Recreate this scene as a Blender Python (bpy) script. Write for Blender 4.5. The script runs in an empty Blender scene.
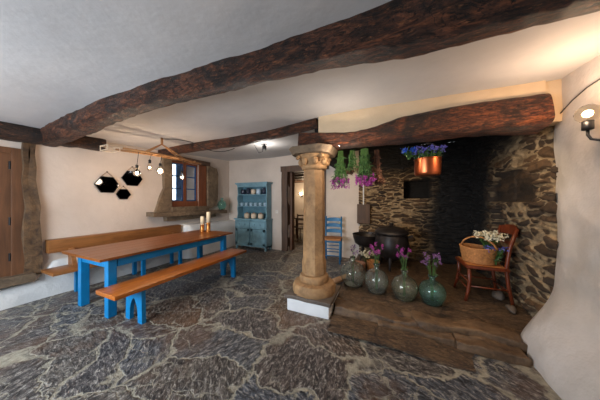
import bpy, bmesh, math, random
from mathutils import Vector, Matrix, noise
PI = math.pi
sc = bpy.context.scene
COL = sc.collection
R = random.Random(7)

# ------------------------------------------------------------------ materials
def lin(r, g, b):
    f = lambda c: (c/255/12.92) if c/255 <= .04045 else ((c/255+.055)/1.055)**2.4
    return (f(r), f(g), f(b), 1)

class NT:
    def __init__(s, name):
        s.m = bpy.data.materials.new(name); s.m.use_nodes = True
        s.t = s.m.node_tree; s.b = s.t.nodes['Principled BSDF']
        s.co = s.n('ShaderNodeTexCoord')
    def n(s, typ, **kw):
        x = s.t.nodes.new(typ)
        for k, v in kw.items():
            if k in x.inputs.keys(): x.inputs[k].default_value = v
            else: setattr(x, k, v)
        return x
    def l(s, a, b): s.t.links.new(a, b)
    def mapping(s, scale=(1,1,1), rot=(0,0,0), src=None):
        m = s.n('ShaderNodeMapping'); m.inputs['Scale'].default_value = scale; m.inputs['Rotation'].default_value = rot
        s.l(src or s.co.outputs['Object'], m.inputs['Vector']); return m.outputs['Vector']
    def noise(s, vec, scale, detail=4, rough=.55, dist=0):
        x = s.n('ShaderNodeTexNoise', Scale=scale, Detail=detail, Roughness=rough, Distortion=dist)
        s.l(vec, x.inputs['Vector']); return x.outputs['Fac']
    def ramp(s, fac, stops):
        x = s.n('ShaderNodeValToRGB'); e = x.color_ramp.elements
        while len(e) < len(stops): e.new(.5)
        for el, (p, c) in zip(e, stops): el.position = p; el.color = c
        s.l(fac, x.inputs['Fac']); return x.outputs['Color']
    def mix(s, fac, a, b, mode='MIX'):
        x = s.n('ShaderNodeMix', data_type='RGBA', blend_type=mode)
        for sock, v in ((x.inputs[0], fac), (x.inputs[6], a), (x.inputs[7], b)):
            if isinstance(v, (int, float, tuple)): sock.default_value = v
            else: s.l(v, sock)
        return x.outputs[2]
    def math(s, op, a, b=0.0):
        x = s.n('ShaderNodeMath', operation=op)
        for i, v in enumerate((a, b)):
            if isinstance(v, (int, float)): x.inputs[i].default_value = v
            else: s.l(v, x.inputs[i])
        return x.outputs[0]
    def bump(s, h, strength=.4, dist=.01):
        x = s.n('ShaderNodeBump', Strength=strength, Distance=dist)
        s.l(h, x.inputs['Height']); s.l(x.outputs['Normal'], s.b.inputs['Normal'])
    def col(s, c):
        if isinstance(c, tuple): s.b.inputs['Base Color'].default_value = c
        else: s.l(c, s.b.inputs['Base Color'])
    def set(s, **kw):
        for k, v in kw.items(): s.b.inputs[k.replace('_', ' ')].default_value = v
        return s

def plain(name, c, rough=.6, metal=0, var=.12, nscale=12, bump=.15, dist=.004):
    t = NT(name); v = t.mapping()
    f = t.noise(v, nscale, 5)
    a = tuple(min(1, x*(1+var*1.6)) for x in c[:3])+(1,); b = tuple(x*(1-var*1.6) for x in c[:3])+(1,)
    t.col(t.ramp(f, [(.3, b), (.7, a)])); t.set(Roughness=rough, Metallic=metal)
    if bump: t.bump(t.noise(v, nscale*3, 4), bump, dist)
    return t.m

def wood(name, dark, light, axis='y', rough=.45, scale=1, bump=.2, knots=False):
    t = NT(name)
    sc3 = {'x': (1.2, 14, 14), 'y': (14, 1.2, 14), 'z': (14, 14, 1.2)}[axis]
    v = t.mapping(tuple(q*scale for q in sc3))
    f = t.noise(v, 1.6, 7, .62, .6)
    g = t.noise(t.mapping((2, 2, 2)), 1.1, 3)
    c = t.ramp(f, [(.28, dark), (.72, light)])
    c = t.mix(.35, c, t.ramp(g, [(.3, dark), (.7, light)]))
    t.col(c); t.set(Roughness=rough); t.bump(f, bump, .004)
    return t.m

def old_beam(name, axis='x', c0=(22,14,10), c1=(66,38,22), c2=(122,66,34)):
    t = NT(name)
    sc3 = {'x': (1.6, 6, 6), 'y': (6, 1.6, 6)}[axis]
    f = t.noise(t.mapping(sc3), 2.4, 10, .74, 1.4)
    g = t.noise(t.mapping(), 3.4, 6, .65, .8)
    k = t.noise(t.mapping(tuple(q*1.8 for q in sc3)), 1.5, 6, .6, 2.2)
    crack = t.ramp(t.math('ABSOLUTE', t.math('SUBTRACT', k, .5)), [(.004, (1,1,1,1)), (.022, (0,0,0,1))])
    sp = t.noise(t.mapping(tuple(q*4 for q in sc3)), 3, 6, .78)
    c = t.ramp(f, [(.36, lin(*c0)), (.50, lin(*c1)), (.66, lin(*c2))])
    c = t.mix(t.ramp(g, [(.40, (1,1,1,1)), (.54, (0,0,0,1))]), c, t.mix(.85, c, lin(*c0)))
    c = t.mix(t.ramp(sp, [(.56, (0,0,0,1)), (.68, (.8,.8,.8,1))]), c, lin(168,108,66))
    c = t.mix(t.ramp(sp, [(.36, (.8,.8,.8,1)), (.46, (0,0,0,1))]), c, lin(10,7,6))
    c = t.mix(crack, c, lin(8,6,5))
    t.col(c); t.set(Roughness=.55)
    t.bump(t.math('SUBTRACT', t.math('ADD', f, t.math('MULTIPLY', sp, .5)), t.math('MULTIPLY', crack, .5)), 1.0, .045)
    return t.m

def plaster(name, c, c2, rough=.75, bs=.35):
    t = NT(name); v = t.mapping()
    f = t.noise(v, 1.3, 5, .6)
    t.col(t.ramp(f, [(.3, c2), (.65, c)])); t.set(Roughness=rough)
    h = t.math('ADD', t.noise(v, 3.5, 4), t.math('MULTIPLY', t.noise(v, 26, 3), .14))
    t.bump(h, bs, .05)
    return t.m

def stone(name, c, c2, scale=9, rough=.8, bump=.7, soot=None):
    t = NT(name); v = t.mapping()
    f = t.noise(v, scale, 8, .65, .4); g = t.noise(v, scale*.25, 3)
    a = t.ramp(f, [(.3, c2), (.7, c)])
    a = t.mix(t.ramp(g, [(.35, (0,0,0,1)), (.7, (.7,.7,.7,1))]), a, c2)
    t.col(a); t.set(Roughness=rough); t.bump(f, bump, .02)
    return t.m

def glass(name, c, rough=.02, ior=1.45, tw=1):
    t = NT(name); t.col(c); t.set(Roughness=rough, IOR=ior); t.b.inputs['Transmission Weight'].default_value = tw
    t.bump(t.noise(t.mapping(), 14, 2), .12, .01)
    return t.m

def emit(name, c, s):
    t = NT(name); t.col(c); t.b.inputs['Emission Color'].default_value = c; t.b.inputs['Emission Strength'].default_value = s
    f = t.noise(t.mapping(), 8, 2); t.set(Roughness=.3)
    return t.m

def floor_mat():
    t = NT('flagstone')
    base = t.mapping()
    def warp(scale, amt, det=5):
        dn = t.n('ShaderNodeTexNoise', Scale=scale, Detail=det, Roughness=.6); t.l(base, dn.inputs['Vector'])
        dv = t.n('ShaderNodeVectorMath', operation='MULTIPLY_ADD')
        t.l(dn.outputs['Color'], dv.inputs[0]); dv.inputs[1].default_value = (amt,amt,0); t.l(base, dv.inputs[2])
        return dv.outputs[0]
    mp = t.mapping((1.35, 1.85, 1), (0,0,.5), src=warp(2.3, .62))
    e = t.n('ShaderNodeTexVoronoi', feature='DISTANCE_TO_EDGE', Scale=1.0); t.l(mp, e.inputs['Vector'])
    ce = t.n('ShaderNodeTexVoronoi', feature='F1', Scale=1.0); t.l(mp, ce.inputs['Vector'])
    mp2 = t.mapping((2.3, 3.6, 1), (0,0,1.1), src=warp(3.1, .5))
    e2 = t.n('ShaderNodeTexVoronoi', feature='DISTANCE_TO_EDGE', Scale=1.0); t.l(mp2, e2.inputs['Vector'])
    sep = t.n('ShaderNodeSeparateColor'); t.l(ce.outputs['Color'], sep.inputs[0])
    rot = t.n('ShaderNodeVectorRotate', rotation_type='Z_AXIS'); t.l(base, rot.inputs['Vector'])
    t.l(t.math('MULTIPLY', sep.outputs[0], 2.2), rot.inputs['Angle'])
    gm = t.mapping((1, 2.4, 1), src=rot.outputs[0])
    grain = t.noise(gm, 7, 9, .74, 1.0)
    speck = t.noise(gm, 15, 7, .85, .8)
    broad = t.noise(gm, 2.6, 4, .6, 1.4)
    tone = t.ramp(sep.outputs[1], [(0, lin(84,92,106)), (.3, lin(108,108,110)), (.55, lin(118,106,92)), (.75, lin(90,86,88)), (1, lin(128,104,84))])
    c = t.mix(t.ramp(grain, [(.36, (1,1,1,1)), (.60, (0,0,0,1))]), tone, t.mix(1.0, tone, (.16,.16,.18,1), 'MULTIPLY'))
    c = t.mix(t.ramp(speck, [(.42, (1,1,1,1)), (.49, (0,0,0,1))]), c, lin(26,24,25))
    c = t.mix(t.ramp(speck, [(.53, (0,0,0,1)), (.59, (.9,.9,.9,1))]), c, lin(186,180,170))
    rust = t.noise(base, 1.1, 4)
    warm = t.n('ShaderNodeSeparateXYZ'); t.l(base, warm.inputs[0])
    c = t.mix(t.ramp(t.math('ADD', rust, t.math('MULTIPLY', broad, .25)), [(.62, (0,0,0,1)), (.74, (.5,.5,.5,1))]), c, lin(104,72,46))
    wn = t.math('ADD', t.math('MULTIPLY', t.math('POWER', t.noise(base, 2.2, 4, .65), 1.6), .085), -.007)
    def joint(dist, w, soft=.016):
        mm = t.n('ShaderNodeMapRange'); t.l(t.math('SUBTRACT', dist, w), mm.inputs['Value'])
        mm.inputs['From Min'].default_value = -.010; mm.inputs['From Max'].default_value = soft; mm.inputs['To Min'].default_value = 1; mm.inputs['To Max'].default_value = 0
        return mm.outputs[0]
    j1 = joint(e.outputs['Distance'], wn)
    j2 = t.math('MULTIPLY', joint(e2.outputs['Distance'], .012, .02), t.ramp(t.noise(base, .9, 2), [(.44, (0,0,0,1)), (.54, (.8,.8,.8,1))]))
    jj = t.math('MAXIMUM', j1, j2)
    jn = t.noise(base, 16, 7, .75)
    jj = t.math('MULTIPLY', jj, t.ramp(jn, [(.28, (.6,.6,.6,1)), (.42, (1,1,1,1))]))
    mcol = t.ramp(jn, [(.3, lin(104,98,86)), (.65, lin(184,176,156))])
    c = t.mix(jj, c, mcol)
    t.col(c)
    rr = t.n('ShaderNodeMapRange'); t.l(grain, rr.inputs['Value']); rr.inputs['To Min'].default_value = .28; rr.inputs['To Max'].default_value = .62
    t.l(rr.outputs[0], t.b.inputs['Roughness'])
    h = t.math('ADD', t.math('MULTIPLY', grain, .8), t.math('MULTIPLY', speck, .45))
    h = t.math('SUBTRACT', h, t.math('MULTIPLY', jj, .3))
    t.bump(h, .9, .03)
    return t.m

def rubble_mat():
    t = NT('rubble_stone')
    a = t.n('ShaderNodeAttribute', attribute_name='mortar'); b = t.n('ShaderNodeAttribute', attribute_name='tone'); soot_shade = t.n('ShaderNodeAttribute', attribute_name='soot')
    v = t.mapping()
    f = t.noise(v, 14, 8, .7)
    st = t.ramp(b.outputs['Fac'], [(0, lin(48,38,30)), (.3, lin(84,64,45)), (.5, lin(60,50,42)), (.7, lin(112,84,56)), (1, lin(42,33,27))])
    st = t.mix(t.ramp(f, [(.35, (.7,.7,.7,1)), (.6, (0,0,0,1))]), st, lin(40,32,26))
    mo = t.ramp(f, [(.3, lin(104,84,62)), (.7, lin(188,164,128))])
    mfac = t.ramp(t.math('ADD', a.outputs['Fac'], t.math('MULTIPLY', t.math('SUBTRACT', t.noise(v, 22, 4), .5), .5)), [(.35, (0,0,0,1)), (.6, (1,1,1,1))])
    c = t.mix(mfac, st, mo)
    c = t.mix(soot_shade.outputs['Fac'], c, t.ramp(f, [(.3, lin(7,7,8)), (.75, lin(26,24,24))]))  # soot attribute also carries the painted shade of the deep recesses
    t.col(c); t.set(Roughness=.85); t.bump(f, .7, .02)
    return t.m

def hearth_mat():
    t = NT('hearth_flag'); v = t.mapping()
    dn = t.n('ShaderNodeTexNoise', Scale=2.6, Detail=5, Roughness=.6); t.l(v, dn.inputs['Vector'])
    dv = t.n('ShaderNodeVectorMath', operation='MULTIPLY_ADD'); t.l(dn.outputs['Color'], dv.inputs[0]); dv.inputs[1].default_value = (.5,.4,0); t.l(v, dv.inputs[2])
    e = t.n('ShaderNodeTexVoronoi', feature='DISTANCE_TO_EDGE', Scale=1.0); t.l(t.mapping((1.3,2.4,.6), src=dv.outputs[0]), e.inputs['Vector'])
    f = t.noise(t.mapping((1,2.6,3)), 7, 9, .75, .8); g = t.noise(t.mapping((1,3,3)), 24, 6, .8)
    c = t.ramp(f, [(.3, lin(44,32,24)), (.5, lin(92,70,50)), (.68, lin(142,112,80))])
    c = t.mix(t.ramp(g, [(.38, (.9,.9,.9,1)), (.48, (0,0,0,1))]), c, lin(30,22,18))
    c = t.mix(t.ramp(g, [(.55, (0,0,0,1)), (.64, (.8,.8,.8,1))]), c, lin(164,140,112))
    c = t.mix(t.ramp(e.outputs['Distance'], [(.0, (.8,.8,.8,1)), (.03, (0,0,0,1))]), c, lin(34,26,20))
    t.col(c); t.set(Roughness=.5); t.bump(t.math('ADD', f, t.math('MULTIPLY', g, .5)), 1.0, .035); return t.m
M = dict(
 floor=floor_mat(), rubble=rubble_mat(),
 hearth=hearth_mat(), edge_stone=stone('edge_stone', lin(142,112,82), lin(58,42,30), 9, .55, 1.0),
 ceiling=plaster('ceiling_plaster', lin(206,204,204), lin(190,190,192), .85, .14),
 wall=plaster('wall_plaster', lin(208,194,182), lin(192,178,166), .8, .3),
 rwall=plaster('right_wall_plaster', lin(210,202,196), lin(178,170,160), .30, .55),
 wallw=plaster('white_plaster', lin(222,222,220), lin(200,200,200), .7, .4),
 hood=plaster('hood_plaster', lin(214,190,158), lin(196,172,140), .8, .3),
 soot=plain('soot', lin(16,14,13), .9, 0, .3, 6, .6, .02),
 beam=old_beam('old_beam_wood', 'x', (20,13,10), (84,46,28), (150,88,54)), beam_y=old_beam('old_beam_wood_lengthwise', 'y', (22,14,10), (64,40,26), (110,68,42)),
 lintelw=old_beam('lintel_wood', 'x', (24,12,8), (96,48,26), (160,90,48)),
 granite=stone('sandstone', lin(198,156,108), lin(122,92,62), 8, .75, .8),
 grey_stone=stone('grey_stone', lin(156,132,104), lin(78,64,50), 9, .8, .8),
 jamb_stone=stone('jamb_stone', lin(128,98,66), lin(46,34,26), 10, .8, 1.0),
 slab=stone('slab_edge', lin(118,104,92), lin(78,68,60), 10, .7, .5),
 white_block=plaster('plinth_white', lin(226,226,226), lin(206,206,208), .7, .5),
 tabletop=wood('oiled_table_wood', lin(92,48,18), lin(158,92,40), 'y', .28, 1, .08),
 benchwood=wood('oiled_bench_wood', lin(112,56,18), lin(196,112,40), 'y', .28, 1, .12),
 backwood=wood('bench_back_wood', lin(92,54,24), lin(158,104,56), 'y', .42, 1, .12),
 blue=plain('blue_paint', lin(0,118,176), .38, 0, .07, 7, .1),
 blue2=plain('blue_chair_paint', lin(34,104,150), .45, 0, .12, 9, .1),
 teal=plain('teal_paint', lin(110,148,162), .5, 0, .12, 7, .12),
 tealdark=plain('teal_back_board', lin(78,118,134), .55, 0, .12, 7, .12),
 door=wood('door_wood', lin(66,42,26), lin(118,78,50), 'z', .5, .7, .25),
 frame=wood('dark_frame_wood', lin(46,32,24), lin(98,70,50), 'z', .6, .8, .5),
 winwood=wood('window_wood', lin(84,44,24), lin(142,80,44), 'z', .5, .8, .2),
 winblue=plain('window_blue', lin(30,76,128), .5, 0, .1, 9, .1),
 shutterblue=plain('outer_shutter_blue', lin(110,156,210), .6, 0, .15, 9, .1),
 glasspane=glass('pane_glass', (1,1,1,1), 0, 1.02),
 mirror=plain('mirror_glass', lin(60,62,66), .04, 1, .03, 2, 0),
 black=plain('black_metal', lin(20,20,22), .45, .4, .15, 20, .1),
 iron=plain('cast_iron', lin(46,42,42), .42, .5, .25, 9, .3),
 rope=plain('rope', lin(146,108,70), .9, 0, .2, 60, .4),
 pole=wood('ladder_wood', lin(128,84,48), lin(190,140,88), 'y', .6, 2, .3),
 bottle=glass('bottle_green_glass', (.90,.98,.95,1), tw=.975), bottle2=glass('bottle_teal_glass', (.60,.92,.86,1), tw=.975),
 bottle3=glass('bottle_olive_glass', (.88,.96,.84,1), tw=.975),
 clear=glass('bulb_glass', (1,.95,.86,1), 0, 1.1),
 copper=plain('copper', lin(186,100,62), .33, 1, .14, 5, .15),
 wicker=plain('wicker', lin(176,122,72), .65, 0, .2, 40, .6, .01),
 chairwood=wood('chair_wood', lin(64,26,14), lin(126,58,32), 'z', .35, 1.5, .1),
 rush=plain('rush_seat', lin(170,112,62), .75, 0, .2, 60, .6),
 stem=plain('stem_green', lin(66,98,44), .6, 0, .3, 30, .1), leaf=plain('leaf_green', lin(50,86,38), .55, 0, .3, 20, .1),
 purple=plain('purple_petal', lin(158,54,140), .6, 0, .3, 40, .1), mauve=plain('mauve_petal', lin(132,88,140), .6, 0, .3, 40, .1),
 bluefl=plain('blue_petal', lin(92,88,178), .6, 0, .3, 40, .1), brightblue=plain('bright_blue_petal', lin(40,84,196), .6, 0, .2, 40, .1), whitefl=plain('white_petal', lin(226,220,196), .6, 0, .12, 40, .1),
 dried=plain('dried_plant', lin(92,56,38), .8, 0, .3, 30, .3),
 candle=plain('candle_wax', lin(240,222,186), .5, 0, .05, 8, .05), brass=plain('amber_holder', lin(196,128,62), .25, .7, .15, 10, .1),
 cream=plain('cream_ceramic', lin(206,188,164), .35, 0, .1, 12, .05), navy=plain('navy_ceramic', lin(36,44,62), .3, 0, .2, 12, .05),
 bwceramic=plain('blue_white_ceramic', lin(168,190,208), .3, 0, .2, 30, .05), browncer=plain('brown_ceramic', lin(132,96,76), .4, 0, .2, 12, .05),
 board=wood('board_wood', lin(176,132,92), lin(216,176,134), 'y', .5, 1, .1),
 bulb=emit('bulb_glow', (1,.60,.26,1), 24), bulbw=emit('bulb_glow_small', (1,.80,.52,1), 16), led=emit('led_glow', (.8,.9,1,1), 25),
 gravel=plain('outside_ground', lin(120,120,110), .9, 0, .2, 5, .3),
)

# ------------------------------------------------------------------ mesh helpers
ORG = {}
class MB:
    def __init__(s): s.bm = bmesh.new()
    def box(s, a, b, mtx=None, bev=0):
        a = Vector(a); b = Vector(b); c = (a+b)/2; d = b-a
        m = Matrix.Translation(c) @ Matrix.Diagonal((d.x, d.y, d.z, 1))
        if mtx: m = mtx @ m
        r = bmesh.ops.create_cube(s.bm, size=1, matrix=m)
        if bev:
            es = {e for v in r['verts'] for e in v.link_edges}
            bmesh.ops.bevel(s.bm, geom=list(es), offset=bev, segments=2, affect='EDGES', profile=.6)
        return s
    def prism(s, pts, d, mtx=None):
        # pts: 3D polygon, d: extrusion vector
        vs = [s.bm.verts.new(mtx @ Vector(p) if mtx else Vector(p)) for p in pts]
        dd = (mtx.to_3x3() @ Vector(d)) if mtx else Vector(d)
        v2 = [s.bm.verts.new(v.co+dd) for v in vs]
        n = len(vs); s.bm.faces.new(vs); s.bm.faces.new(v2[::-1])
        for i in range(n): s.bm.faces.new((vs[i], v2[i], v2[(i+1)%n], vs[(i+1)%n]))
        return s
    def tube(s, path, rad, seg=10, closed=False):
        path = [Vector(p) for p in path]; n = len(path)
        if not isinstance(rad, (list, tuple)): rad = [rad]*n
        rings = []; up = None
        for i, p in enumerate(path):
            if closed: t = path[(i+1)%n]-path[i-1]
            else: t = path[min(i+1, n-1)]-path[max(i-1, 0)]
            t.normalize()
            if up is None:
                up = Vector((0,0,1)) if abs(t.z) < .9 else Vector((1,0,0))
            x = t.cross(up).normalized(); y = x.cross(t).normalized(); up = y
            rings.append([s.bm.verts.new(p+rad[i]*(math.cos(a)*x+math.sin(a)*y)) for a in [2*PI*k/seg for k in range(seg)]])
        m = n if closed else n-1
        for i in range(m):
            A, B = rings[i], rings[(i+1)%n]
            for k in range(seg): s.bm.faces.new((A[k], A[(k+1)%seg], B[(k+1)%seg], B[k]))
        if not closed:
            s.bm.faces.new(rings[0][::-1]); s.bm.faces.new(rings[-1])
        return s
    def lathe(s, prof, c=(0,0,0), seg=28, sx=1, sy=1, close=False):
        c = Vector(c); rings = []
        for r, z in prof:
            if r < 1e-5: rings.append([s.bm.verts.new(c+Vector((0,0,z)))])
            else: rings.append([s.bm.verts.new(c+Vector((r*sx*math.cos(2*PI*k/seg), r*sy*math.sin(2*PI*k/seg), z))) for k in range(seg)])
        for A, B in zip(rings[:-1], rings[1:]):
            for k in range(seg):
                q = (k+1)%seg
                if len(A) == 1 and len(B) == 1: continue
                if len(A) == 1: s.bm.faces.new((A[0], B[q], B[k]))
                elif len(B) == 1: s.bm.faces.new((A[k], A[q], B[0]))
                else: s.bm.faces.new((A[k], A[q], B[q], B[k]))
        if len(rings[0]) > 1: s.bm.faces.new(rings[0][::-1])
        if len(rings[-1]) > 1: s.bm.faces.new(rings[-1])
        return s
    def ball(s, c, r, sub=2, scale=(1,1,1)):
        m = Matrix.Translation(c) @ Matrix.Diagonal((*scale, 1))
        bmesh.ops.create_icosphere(s.bm, subdivisions=sub, radius=r, matrix=m); return s
    def surf(s, f, nu, nv):
        g = [[s.bm.verts.new(f(i/nu, j/nv)) for j in range(nv+1)] for i in range(nu+1)]
        for i in range(nu):
            for j in range(nv): s.bm.faces.new((g[i][j], g[i+1][j], g[i+1][j+1], g[i][j+1]))
        return s
    def petal(s, c, d, L, w):
        d = Vector(d).normalized(); x = d.cross(Vector((R.uniform(-1,1), R.uniform(-1,1), R.uniform(-1,1)))).normalized()
        n = d.cross(x)*L*.18; c = Vector(c)
        v = [s.bm.verts.new(q) for q in (c, c+d*L*.5+x*w+n, c+d*L, c+d*L*.5-x*w+n)]
        s.bm.faces.new(v); return s
    def rough(s, amp, freq, sub=0, seed=0):
        if sub: bmesh.ops.subdivide_edges(s.bm, edges=s.bm.edges[:], cuts=sub, use_grid_fill=True)
        o = Vector((seed*7.3, seed*3.1, seed*5.7))
        for v in s.bm.verts:
            v.co += noise.noise_vector(v.co*freq+o)*amp
        return s
    def build(s, name, mat, parent=None, smooth=False, world=False, fix=True):
        me = bpy.data.meshes.new(name)
        if fix: bmesh.ops.recalc_face_normals(s.bm, faces=s.bm.faces[:])
        if parent and world:
            for v in s.bm.verts: v.co -= ORG[parent.name]
        s.bm.to_mesh(me); s.bm.free(); me.materials.append(M[mat] if isinstance(mat, str) else mat)
        if smooth: me.polygons.foreach_set('use_smooth', [True]*len(me.polygons))
        o = bpy.data.objects.new(name, me); COL.objects.link(o)
        if parent: o.parent = parent; ORG[o.name] = ORG.get(parent.name, Vector())
        return o

def soft(o, ang=35):
    me = o.data; me.polygons.foreach_set('use_smooth', [True]*len(me.polygons))
    try: me.set_sharp_from_angle(angle=math.radians(ang))
    except Exception: pass
    return o

def tag(o, label, cat, group=None, kind=None):
    o['label'] = label; o['category'] = cat
    if group: o['group'] = group
    if kind: o['kind'] = kind
    return o
def thing(name, label, cat, loc=(0,0,0), rz=0, group=None):
    o = bpy.data.objects.new(name, None); COL.objects.link(o); o.location = loc; o.rotation_euler.z = rz
    o.empty_display_size = .1; ORG[o.name] = Vector(loc)
    return tag(o, label, cat, group)
def copy_tree(o, loc=None, rz=None, label=None, parent=None, scale=None):
    c = o.copy(); COL.objects.link(c)
    if parent: c.parent = parent
    if loc is not None: c.location = loc
    if rz is not None: c.rotation_euler.z = rz
    if label: c['label'] = label
    if scale: c.scale = (scale,)*3
    for ch in list(o.children): copy_tree(ch, parent=c)
    return c
def struct(name, mb, mat, smooth=False, label=None):
    o = mb.build(name, mat, smooth=smooth); o['kind'] = 'structure'
    if label: o['label'] = label
    return o

XL, XR, YB, Y0 = -4.8, 1.475, 5.15, -1.6
def H(x, y): return 2.44+.062*y+.012*math.sin(2.1*x+y)+.01*noise.noise(Vector((x*1.4, y*1.4, 0)))

# ------------------------------------------------------------------ shell
struct('floor', MB().box((XL-.7, Y0, -.12), (2.2, YB+.02, 0)), 'floor')
struct('ceiling', MB().surf(lambda u, v: Vector((XL-.1+u*(XR-XL+.3), Y0+v*(YB+.1-Y0), H(XL+u*(XR-XL), Y0+v*(YB-Y0)))), 70, 80), 'ceiling', True)

# left wall with door and window openings
WY0, WY1, WZ0, WZ1 = 3.18, 3.96, 1.30, 2.44
DY0, DY1, DZ0, DZ1 = -.1, 1.05, .40, 2.2
b = MB(); t = XL-.5
b.box((t, Y0, 0), (XL, YB+.3, DZ0)); b.box((t, Y0, DZ0), (XL, DY0, 3)); b.box((t, DY0, DZ1), (XL, DY1, 3))
b.box((t, DY1, DZ0), (XL, WY0, 3)); b.box((t, WY0, DZ0), (XL, WY1, WZ0)); b.box((t, WY0, WZ1), (XL, WY1, 3)); b.box((t, WY1, DZ0), (XL, YB+.3, 3))
struct('wall_left', b, 'wall')
sm = lambda a, b, x: max(0, min(1, (x-a)/(b-a)))
# whitewashed foot of the wall
def foot(u, v):
    y = Y0+u*(3.42-Y0); a = v*PI/2
    w = .10+.03*noise.noise(Vector((y*1.3, 0, 0)))
    top = .27+.27*sm(1.16, 1.34, y)+.03*noise.noise(Vector((y*.9, 3, 0)))*sm(1.16,1.4,y)
    return Vector((XL-.02+(w+.02)*math.cos(a)**.5 if v < 1 else XL-.02, y, top*(math.sin(a)**.8 if v > 0 else 0)))
struct('trim_1', MB().surf(foot, 60, 12), 'wallw', True)
def foot2(u, v):
    y = 3.40+u*(YB-3.40); a = v*PI/2; e = min(1, u*12)**.5
    return Vector((XL-.02+(.30*e+.02)*max(0, math.cos(a))**.4, y, (.86-.04*u)*math.sin(a)**.35 if v > 0 else 0))
struct('trim_2', MB().surf(foot2, 40, 14), 'wallw', True)

# back wall with doorway
BX0, BX1, BZ = -2.62, -1.62, 2.30
b = MB()
b.box((XL-.3, YB, 0), (BX0, YB+.35, 3)); b.box((BX0, YB, BZ), (BX1, YB+.35, 3)); b.box((BX1, YB, 0), (-.62, YB+.35, 3))
struct('wall_back', b, 'wall')
# room beyond the doorway
struct('floor_back_room', MB().box((-6.5, YB+.02, -.1), (1, 9.6, 0)), 'floor')
b = MB(); b.box((-6.5, 9.4, 0), (1, 9.6, 2.6)); b.box((-6.6, YB+.35, 0), (-6.4, 9.4, 2.6)); b.box((.9, YB+.5, 0), (1.1, 9.4, 2.6)); b.box((XL-2,YB+.35,0),(XL-.3,YB+.45,2.6))
struct('wall_back_room', b, 'wall')
b = MB(); b.box((-6.5, YB+.35, 2.5), (1, 9.6, 2.6))
for k in range(5): b.box((-6.4, 5.9+k*.75, 2.32), (.9, 6.05+k*.75, 2.5))
struct('ceiling_back_room', b, 'frame')

# rubble walls of the fireplace
def rubble(name, f, nrm, w, h, du, soot, recess, seed, fx=3.9, fz=16):
    """f(u,v)->point on the plane (metres), nrm the outward normal, recess(u,v)->depth"""
    bm = bmesh.new(); nu = int(w/du); nv = int(h/du)
    la = bm.verts.layers.float.new('mortar'); lb = bm.verts.layers.float.new('tone'); l_soot_shade = bm.verts.layers.float.new('soot')
    g = []
    for i in range(nu+1):
        row = []
        for j in range(nv+1):
            u, v = w*i/nu, h*j/nv
            q = Vector((u*fx+seed, v*fz, 0)); q += noise.noise_vector(Vector((u*3, v*4, seed)))*.7+noise.noise_vector(Vector((u*11, v*11, seed)))*.22; q.z = 0
            d, pts = noise.voronoi(q, distance_metric='DISTANCE')
            e = d[1]-d[0]; m = max(0, min(1, 1.0-e*(4.4+3*noise.noise(Vector((u*2,v*2,seed)))))); tone = noise.cell(pts[0]*9.1+Vector((3.3,1.7,.5)))
            rc = recess(u, v)
            disp = (.05*min(1, e*2.6)+.022*tone+.012*noise.noise(Vector((u*9, v*9, seed))))
            if rc: disp *= .25
            p = f(u, v)+nrm*(disp-rc)
            vv = bm.verts.new(p); vv[la] = m*(0.25 if rc else 1); vv[lb] = abs(tone) % 1; vv[l_soot_shade] = max(soot(u, v), 1 if rc > .25 else .35 if rc else 0); row.append(vv)  # deep recesses painted black as shade, shallow ones darkened, on top of the soot
        g.append(row)
    for i in range(nu):
        for j in range(nv): bm.faces.new((g[i][j], g[i+1][j], g[i+1][j+1], g[i][j+1]))
    bmesh.ops.recalc_face_normals(bm, faces=bm.faces[:])
    me = bpy.data.meshes.new(name); bm.to_mesh(me); bm.free(); me.materials.append(M['rubble'])
    me.polygons.foreach_set('use_smooth', [True]*len(me.polygons))
    o = bpy.data.objects.new(name, me); COL.objects.link(o); o['kind'] = 'structure'; return o
sm = lambda a, b, x: max(0, min(1, (x-a)/(b-a)))
FX0 = -.64
def soot_b(u, v):
    x = FX0+u; n = noise.noise(Vector((u*2.5, v*2.5, 4)))*.22
    return min(1, max(sm(.45, 1.0, x+n), sm(1.9, 2.3, v+n*.7), .6*sm(.75, .3, v+n)*sm(-.4, .3, x)))
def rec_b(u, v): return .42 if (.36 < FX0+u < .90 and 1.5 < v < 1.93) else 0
rubble('wall_fireplace_back', lambda u, v: Vector((FX0+u, YB, v)), Vector((0,-1,0)), XR+.4-FX0, 2.7, .0125, soot_b, rec_b, 1.3)
def soot_r(u, v):
    y = 2.72+u; n = noise.noise(Vector((u*2.5, v*2.5, 9)))*.25
    return min(1, max(sm(3.85, 4.5, y+n), sm(2.1, 2.6, v+n+.25*(y-3)), .35*sm(2.9, 3.9, y+n)))
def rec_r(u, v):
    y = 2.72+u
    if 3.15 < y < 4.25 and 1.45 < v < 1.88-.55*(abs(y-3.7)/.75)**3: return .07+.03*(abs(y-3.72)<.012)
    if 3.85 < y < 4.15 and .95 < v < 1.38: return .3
    return 0
rubble('wall_fireplace_right', lambda u, v: Vector((1.545+.02*u, 2.72+u, v)), Vector((-1,0,0)), YB-2.72+.1, 2.7, .0125, soot_r, rec_r, 5.1, 3.6, 12)

struct('wall_right_core', MB().box((1.60, 2.62, 0), (1.70, 2.86, 2.9)).box((1.98, 2.62, 0), (2.1, YB+.2, 2.9)), 'soot')
# fireplace hood
b = MB(); b.box((-.86, 2.61, 2.33), (1.35, 2.80, 2.85)); b.box((1.34, 2.65, 2.2), (XR+.05, 2.80, 2.85))
struct('wall_hood_front', b, 'hood')
struct('wall_hood_side', MB().box((-.99, 2.82, 2.12), (-.78, YB, 2.85)), 'soot')
struct('ceiling_flue', MB().box((-.78, 2.80, 2.70), (1.9, YB, 2.76)), 'soot')

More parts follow.
